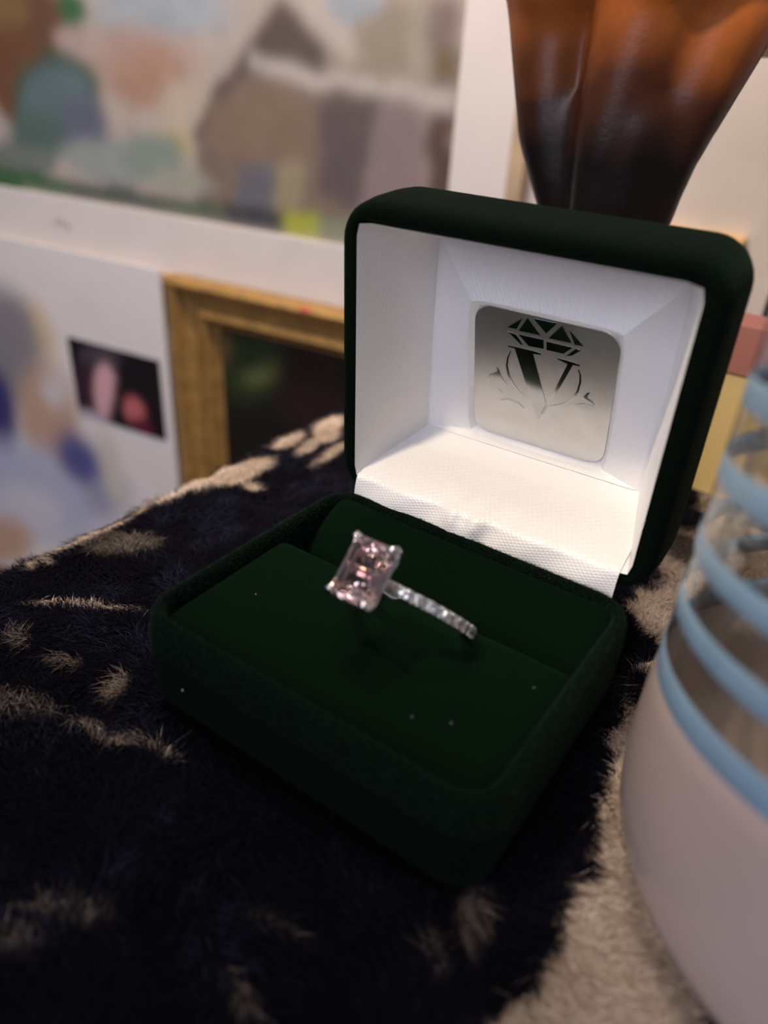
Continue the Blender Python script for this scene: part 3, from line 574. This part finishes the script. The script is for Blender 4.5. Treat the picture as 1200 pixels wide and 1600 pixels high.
# ------------------------------------------------------------------ horse figurine
HA = math.radians(30); cR = np.array([.82, .57, 0])/math.hypot(.82, .57); cT = np.array([cR[1], -cR[0], 0])
HF = -math.cos(HA)*cR + math.sin(HA)*cT; HL = np.array([-HF[1], HF[0], 0])
HO = np.array([-14.8, 75.1, 0])
horse = thing('horse_figurine', 'dark bay toy horse standing behind the ring box lid', 'figurine', tuple(HO))
def hp(f, l, z): return np.array([HO[0], HO[1], 0]) + f*HF + l*HL + np.array([0, 0, z])
caps = []
def cap(p0, r0, p1, r1): caps.append((np.array(p0, float), r0, np.array(p1, float), r1))
def leg(off, mirror):
    P = lambda x, y, z: np.array([x, y, z], float)+np.array([np.interp(z, (50, 95), (off[0], off[1])), off[2], 0])
    cap(P(-13.4, 66, 54), 4.6, P(-13.2, 66, 78), 7.2); cap(P(-13.2, 66, 78), 7.2, P(-10, 72, 104), 13)
    cap(P(-4.0, 71, 54), 4.6, P(-1.8, 71, 75), 6.2); cap(P(-1.8, 71, 75), 6.2, P(2, 75, 98), 9.5)
    cap(P(-9, 68.5, 54), 6.2, P(-8, 69, 80), 9)
    cap(P(-13.4, 66, 54), 4.6, P(-9.5, 67.5, 46), 5.6); cap(P(-4, 71, 54), 4.6, P(-7, 69, 46), 5.4)
    cap(P(-9, 68, 46), 5.6, P(-7.8, 68.6, 38), 4.4); cap(P(-7.8, 68.6, 38), 4.2, P(-7.8, 68.6, 17), 3.6)
    cap(P(-7.8, 68.6, 16), 4.6, P(-9.0, 66.4, 8), 4.0); cap(P(-9, 66.4, 9), 4.2, P(-9.6, 65.5, 6), 5.0)
    return P(-9.8, 65.2, 0)
hoofs = [leg((0, 0, 0), 0), leg((-5.0, -23, 6), 1)]
cap(hp(2, 9, 112), 15, hp(-8, 11, 132), 15); cap(hp(4, -10, 112), 15, hp(-6, -11, 132), 15)    # shoulders
cap(hp(2, 8, 111), 13, hp(8, 5, 130), 14); cap(hp(8, -15, 108), 14, hp(11, -9, 128), 15)  # breast
cap(hp(0, 0, 120), 23, hp(-40, 0, 121), 27); cap(hp(-40, 0, 121), 27, hp(-80, 0, 123), 26)          # barrel
cap(hp(-6, 0, 148), 13, hp(-16, 0, 152), 12)                                                           # withers
cap(hp(-92, 9, 128), 20, hp(-100, 10, 116), 18); cap(hp(-92, -9, 128), 20, hp(-100, -10, 116), 18)    # haunches
cap(hp(6, 0, 138), 19, hp(30, 0, 172), 13); cap(hp(30, 0, 172), 13, hp(40, 0, 194), 10)               # neck
cap(hp(40, 0, 194), 11, hp(58, 0, 182), 8.5); cap(hp(58, 0, 182), 8, hp(78, 0, 164), 6); cap(hp(78, 0, 164), 6.2, hp(80, 0, 160), 5.6)
for l in (-5, 5): cap(hp(36, l, 202), 3.2, hp(38, l*1.3, 213), 1.2)
for l, f in ((11, 0), (-11, 6)):
    cap(hp(-97+f, l, 112), 15, hp(-88+f, l, 90), 10); cap(hp(-88+f, l, 90), 9.5, hp(-108+f, l, 62), 5.2)
    cap(hp(-108+f, l, 62), 5.4, hp(-104+f, l, 52), 4.8); cap(hp(-104+f, l, 52), 4.4, hp(-102+f, l, 18), 3.8); cap(hp(-102+f, l, 17), 4.8, hp(-98+f, l, 8), 4.2); cap(hp(-98+f, l, 8), 4.4, hp(-97+f, l, 6), 5)
    hoofs.append(hp(-96.5+f, l, 0))
def capsule(p0, r0, p1, r1, n=16):
    d = Vector(p1-p0); L = max(d.length, 1e-4); t = d/L; u = t.orthogonal().normalized(); v = t.cross(u); loops = []
    rings = [(p0-np.array(t)*r0*math.cos(a), r0*math.sin(a)) for a in (.25, .7, 1.15)] + [(p0, r0), (p1, r1)] + [(p1+np.array(t)*r1*math.cos(a), r1*math.sin(a)) for a in (1.15, .7, .25)]
    for c, r in rings: loops.append([tuple(np.array(c)+r*(math.cos(2*math.pi*k/n)*np.array(u)+math.sin(2*math.pi*k/n)*np.array(v))) for k in range(n)])
    return loft(loops)
V, F = join([capsule(*c) for c in caps])
mt, nt, b = material('bay_coat'); b.inputs['Roughness'].default_value = 0.36; b.inputs['Specular IOR Level'].default_value = .35
gp = N(nt, 'ShaderNodeNewGeometry'); sx = N(nt, 'ShaderNodeSeparateXYZ'); nt.links.new(gp.outputs['Position'], sx.inputs[0])
nz = N(nt, 'ShaderNodeTexNoise', Scale=45.0, Detail=3.0); nt.links.new(gp.outputs['Position'], nz.inputs['Vector'])
md = N(nt, 'ShaderNodeMath', operation='MULTIPLY_ADD'); md.inputs[1].default_value = .022; nt.links.new(nz.outputs['Fac'], md.inputs[0]); nt.links.new(sx.outputs['Z'], md.inputs[2])
mr = N(nt, 'ShaderNodeMapRange'); mr.inputs['From Min'].default_value = .084; mr.inputs['From Max'].default_value = .110; nt.links.new(md.outputs[0], mr.inputs['Value'])
cr = N(nt, 'ShaderNodeValToRGB'); cr.color_ramp.elements[0].color = (.0065, .0045, .0045, 1); cr.color_ramp.elements[1].color = (.42, .118, .025, 1)
e = cr.color_ramp.elements.new(.5); e.color = (.06, .018, .008, 1)
nt.links.new(mr.outputs['Result'], cr.inputs['Fac']); nt.links.new(cr.outputs['Color'], b.inputs['Base Color'])
n2 = N(nt, 'ShaderNodeTexNoise', Scale=900.0, Detail=3.0); nt.links.new(gp.outputs['Position'], n2.inputs['Vector'])
bp = N(nt, 'ShaderNodeBump', Strength=.6, Distance=.08*MM); nt.links.new(n2.outputs['Fac'], bp.inputs['Height']); nt.links.new(bp.outputs['Normal'], b.inputs['Normal'])
body = obj('body', V, F, mt, horse)
r_ = body.modifiers.new('remesh', 'REMESH'); r_.mode = 'VOXEL'; r_.voxel_size = 1.3*MM; r_.use_smooth_shade = True
s_ = body.modifiers.new('smooth', 'SMOOTH'); s_.factor = .5; s_.iterations = 18
M_HOOF = simple('dark_hoof', (.03, .025, .022), .5); M_MANE = simple('black_mane', (.008, .006, .006), .5, noise=.3)
for p in hoofs:
    lo = [[(p[0]+r*math.cos(2*math.pi*k/14), p[1]+r*math.sin(2*math.pi*k/14), z) for k in range(14)] for r, z in ((6.4, -.2), (6.2, 1), (5.2, 6.5), (4.2, 7.2))]
    fix_normals(obj('hoof', *loft(lo), M_HOOF, horse))
P = [hp(f, 0, z) for f, z in ((36, 208), (28, 200), (18, 184), (8, 168), (-6, 160))]
lo = [[tuple(q+HL*2.2+np.array([0, 0, 3])-HF*2), tuple(q-HL*2.2+np.array([0, 0, 3])-HF*2), tuple(q-HL*6-HF*6-np.array([0, 0, 5])), tuple(q+HL*6-HF*6-np.array([0, 0, 5]))] for q in P]
fix_normals(obj('mane', *loft(lo), M_MANE, horse))
P = [hp(f, 0, z) for f, z in ((-112, 140), (-121, 134), (-125, 115), (-124, 90), (-122, 62))]
fix_normals(obj('tail', *tube(P, [4, 5.5, 7, 6, 2], 10), M_MANE, horse))
for l in (-8.3, 8.3): obj('eye', *uvsphere(hp(53, l, 188), 1.9), simple('eye_black', (.005, .005, .005), .1), horse)

# ------------------------------------------------------------------ flat printed sheets
def inpoly(u, v, poly):
    r = np.zeros(u.shape, bool); n = len(poly)
    for i in range(n):
        (x0, y0), (x1, y1) = poly[i], poly[(i+1) % n]
        c = ((y0 > v) != (y1 > v)) & (u < (x1-x0)*(v-y0)/((y1-y0) if y1 != y0 else 1e-9)+x0); r ^= c
    return r
def spots(col, u, v, lst, gain, seed=1):
    wu = (fbm(u/14, v/14, seed)-.5)*7; wv = (fbm(u/14, v/14, seed+9)-.5)*7
    for cx, cy, ax, ay, bx, by, c, soft in lst:
        det = ax*by-ay*bx; k = min(1, abs(det)**.5/14); du, dv = u-cx+wu*k, v-cy+wv*k; p = (du*by-dv*bx)/det; q = (dv*ax-du*ay)/det
        al = np.clip((1+soft*.5-np.sqrt(p*p+q*q))/max(soft, .05), 0, 1)[..., None]
        col = col*(1-al)+np.array(c)*gain*al
    return col
def sheet(name, u0, u1, z0, z1, step, Y, depth, paint, mat, parent, label=None, soften=2):
    nu = int((u1-u0)/step)+1; nz = int((z1-z0)/step)+1
    U, Zz = np.meshgrid(np.linspace(u0, u1, nu), np.linspace(z0, z1, nz))
    P = np.array([0, Y, 0]) + U[..., None]*WD + Zz[..., None]*np.array([0, 0, 1]) - depth*WN
    F = [(j*nu+i, j*nu+i+1, (j+1)*nu+i+1, (j+1)*nu+i) for j in range(nz-1) for i in range(nu-1)]
    o = obj(name, P.reshape(-1, 3), F, mat, parent, smooth=False, label=label)
    c = np.clip(paint(U, Zz), 0, 1)
    for _ in range(soften):
        q = np.pad(c, ((1, 1), (1, 1), (0, 0)), 'edge'); c = (q[:-2, 1:-1]+q[2:, 1:-1]+q[1:-1, :-2]+q[1:-1, 2:]+2*c)/6
    set_tint(o, c.reshape(-1, 3)); return o
GAIN = 1.15
M_PRINT = vcol('printed_paper', .7, .3, .05, 150); M_WATER = vcol('watercolour_paper', .6, .3, .10, 120, bump=.1)
# watercolour picture in a wide white mount
pic = thing('watercolour_picture', 'large framed watercolour of a steep-roofed house in a white mount on the wall', 'picture', wall_pt(-360, -24, 226))
def paint_water(u, v):
    col = np.ones(u.shape+(3,))*np.array([.40, .34, .30])*GAIN
    col = spots(col, u, v, PAINT_SPOTS[:6], GAIN, 2)
    wu = (fbm(u/10, v/10, 71)-.5)*5; wv = (fbm(u/10, v/10, 72)-.5)*5
    for poly, c in PAINT_POLYS[:1] + PAINT_POLYS[1:]:
        k = inpoly(u+wu, v+wv, poly)[..., None]; col = np.where(k, np.array(c)*GAIN, col)
    col = spots(col, u, v, PAINT_SPOTS[6:], GAIN, 2)
    for poly, c in PAINT_STRIP:
        k = inpoly(u+wu*.5, v+wv*.25, poly)[..., None]; col = np.where(k, np.array(c)*GAIN, col)
    return col*(1+.25*(fbm(u/9, v/5, 15)[..., None]-.5))
PU0, PU1, PZ0, PZ1 = -600, -132.5, 10.7, 300
sheet('painting', PU0, PU1, PZ0, PZ1, 2.0, 226, 0, paint_water, M_WATER, pic, label='watercolour of a steep grey house with trees', soften=5)
M_MOUNT = simple('white_mount_board', (0.72, 0.66, 0.63), .85, noise=.03, scale=40)
MU1, MZ0 = -105.5, -20
FU0, FZ1 = -640, 345
parts_ = [wall_box(FU0, PU0, MZ0, FZ1, 226, -2, 1.5), wall_box(PU1, MU1, MZ0, FZ1, 226, -2, 1.5), wall_box(PU0, PU1, MZ0, PZ0, 226, -2, 1.5), wall_box(PU0, PU1, PZ1, FZ1, 226, -2, 1.5), wall_box(PU0, PU1, PZ0, PZ1, 226, -2, -1)]
obj('mount', *join(parts_), M_MOUNT, pic, smooth=False, label='white mount board')
M_OAK = simple('pale_oak_frame', (.50, .36, .22), .55, noise=.15, scale=60)
for name, q in (('frame_rail', (MU1, MU1+6.5, MZ0-4, FZ1+6)), ('frame_rail', (FU0-6.5, FU0, MZ0-4, FZ1+6)), ('frame_rail', (FU0, MU1, FZ1, FZ1+6)), ('frame_rail', (FU0, MU1, MZ0-4, MZ0))):
    obj(name, *wall_box(*q, 226, -3.5, 5), M_OAK, pic, smooth=False, label='narrow pale oak rail')
V, F = join([uvsphere(wall_pt(-378.9+dx, -4+dz, 226, 1.5), .9, 8, 6, (3.2, .3, 2.0)) for dx, dz in ((0, 0), (5, 1), (9, -1))])
obj('pencil_mark', V, F, simple('pencil_grey', (.42, .38, .38), .8), pic, label='small grey mark on the mount')
# printed card with a dark photograph
card = thing('printed_card', 'white printed card with blue and pink pictures leaning left of the gold frame', 'card', wall_pt(-380, FLOOR_Z, 216))
CU1 = -293.5
def paint_card(u, v):
    col = np.ones(u.shape+(3,))*np.array([.60, .555, .54])*1.32
    col = spots(col, u, v, CARD_SPOTS, GAIN, 4)
    g = np.clip(1-np.hypot((u+350.4)/14, (v+47.7)/6), 0, 1)*(fbm(u/2.5, v/4, 44) > .5)
    return col*(1-.2*g[..., None])
CT = -16.5
V, F = wall_box(-520, CU1, FLOOR_Z, CT, 216, -1.5, -.2); obj('card_board', V, F, simple('white_card', (.8, .75, .73), .8), card, smooth=False)
sheet('print', -520, CU1, FLOOR_Z+2, CT, 2.0, 216, 0, paint_card, M_PRINT, card, label='soft blue, grey and peach figure print', soften=14)
def paint_photo(u, v):
    col = np.ones(u.shape+(3,))*np.array([.010, .006, .009])
    return spots(col, u, v, PHOTO_SPOTS, GAIN, 6)
sheet('photograph', -373, -299.5, -122, -70, 1.5, 216, .5, paint_photo, vcol('photo_paper', .5, .3, .05), card, label='small dark photograph with pink faces', soften=5)
# gold frame with a dark picture
gold = thing('gold_frame', 'gilt picture frame with a dark picture standing left of the ring box', 'picture frame', wall_pt(-215, FLOOR_Z, 219))
M_GOLD = simple('worn_gilt', (.36, .20, .06), .48, .3, noise=.25, scale=90, bump=.3)
GU0, GU1, GZ0, GZ1 = -288, -130, FLOOR_Z, -18.3
gw = 31
def rail(pts_a, pts_b):
    """moulding between two mitred ends; profile across the rail: (fraction of width, height)"""
    prof = [(0, 0), (0, 9), (.10, 12), (.22, 11), (.34, 6.5), (.52, 5), (.64, 8), (.74, 9.5), (.84, 7), (.93, 3.5), (1, 2.5), (1, 0)]
    loops = []
    for (o_, i_) in (pts_a, pts_b):
        loops.append([wall_pt(o_[0]+(i_[0]-o_[0])*t, o_[1]+(i_[1]-o_[1])*t, 219, -3.5+h) for t, h in prof])
    return loft(loops)
oc = [(GU0, GZ1), (GU1, GZ1), (GU1, GZ0), (GU0, GZ0)]; ic = [(GU0+gw, GZ1-gw*.78), (GU1-gw, GZ1-gw*.78), (GU1-gw, GZ0+gw), (GU0+gw, GZ0+gw)]
for i in range(4):
    j = (i+1) % 4; fix_normals(obj('frame_rail', *rail((oc[i], ic[i]), (oc[j], ic[j])), M_GOLD, gold, smooth=False))
def paint_dark(u, v):
    col = np.ones(u.shape+(3,))*np.array([.008, .007, .005])
    return spots(col, u, v, GOLDPIC_SPOTS, GAIN, 12)
sheet('dark_picture', GU0+gw-3, GU1-gw+3, GZ0+gw-3, GZ1-gw*.78+3, 2, 219, -2, paint_dark, vcol('dark_canvas', .5, .3), gold, label='dark green and brown picture', soften=8)
obj('frame_back', *wall_box(GU0+2, GU1-2, GZ0+1, GZ1-1, 219, -4.5, -3.5), simple('back_board', (.2, .14, .09), .8), gold, smooth=False)
obj('red_spot', *uvsphere(wall_pt(-197, -20.5, 219, 7), 2.4, 8, 6, (1.8, .7, .7)), simple('red_wax', (.5, .06, .05), .5), gold, label='small red spot on the top rail')
# small gold frame behind the horse
rf = thing('small_gold_frame', 'small gold-edged frame on the wall right of the horse legs', 'picture frame', wall_pt(-40, -60, 226))
SU0, SU1, SZ0, SZ1 = -72, -8.5, -60, 39.2; sw_ = 7.5
oc = [(SU0, SZ1), (SU1, SZ1), (SU1, SZ0), (SU0, SZ0)]; ic = [(SU0+sw_, SZ1-sw_*1.3), (SU1-sw_*.8, SZ1-sw_*1.3), (SU1-sw_*.8, SZ0+sw_), (SU0+sw_, SZ0+sw_)]
M_GOLD2 = simple('ochre_gilt', (.46, .28, .10), .5, .1, noise=.2, scale=90)
def rail2(a_, b_):
    loops = []
    for o_, i_ in (a_, b_): loops.append([wall_pt(o_[0]+(i_[0]-o_[0])*t, o_[1]+(i_[1]-o_[1])*t, 226, -4+h) for t, h in ((0, 0), (0, 6), (.3, 7.5), (.7, 5), (1, 3), (1, 0))])
    return loft(loops)
for i in range(4):
    j = (i+1) % 4; fix_normals(obj('frame_rail', *rail2((oc[i], ic[i]), (oc[j], ic[j])), M_GOLD2, rf, smooth=False))
obj('tan_picture', *wall_box(SU0+3, SU1-3, SZ0+3, SZ1-3, 226, -3.9, -1.5), simple('tan_paper', (.52, .36, .23), .8, noise=.05, scale=50), rf, smooth=False, label='plain tan picture')
# yellow box with a pink lid behind the tumbler
yb = thing('gift_box', 'yellow box with a pink lid band between the ring box and the tumbler', 'box', (44, 92, -2))
obj('box_body', *box(16, 70, 86, 98, -2, 30.4), simple('yellow_card', (.80, .60, .28), .6, noise=.04, scale=60), yb, smooth=False)
obj('box_lid', *box(15.4, 70.6, 85.4, 98.6, 30.4, 41.5), simple('dusty_pink_card', (.42, .17, .15), .6, noise=.04, scale=60), yb, smooth=False, label='dusty pink lid')
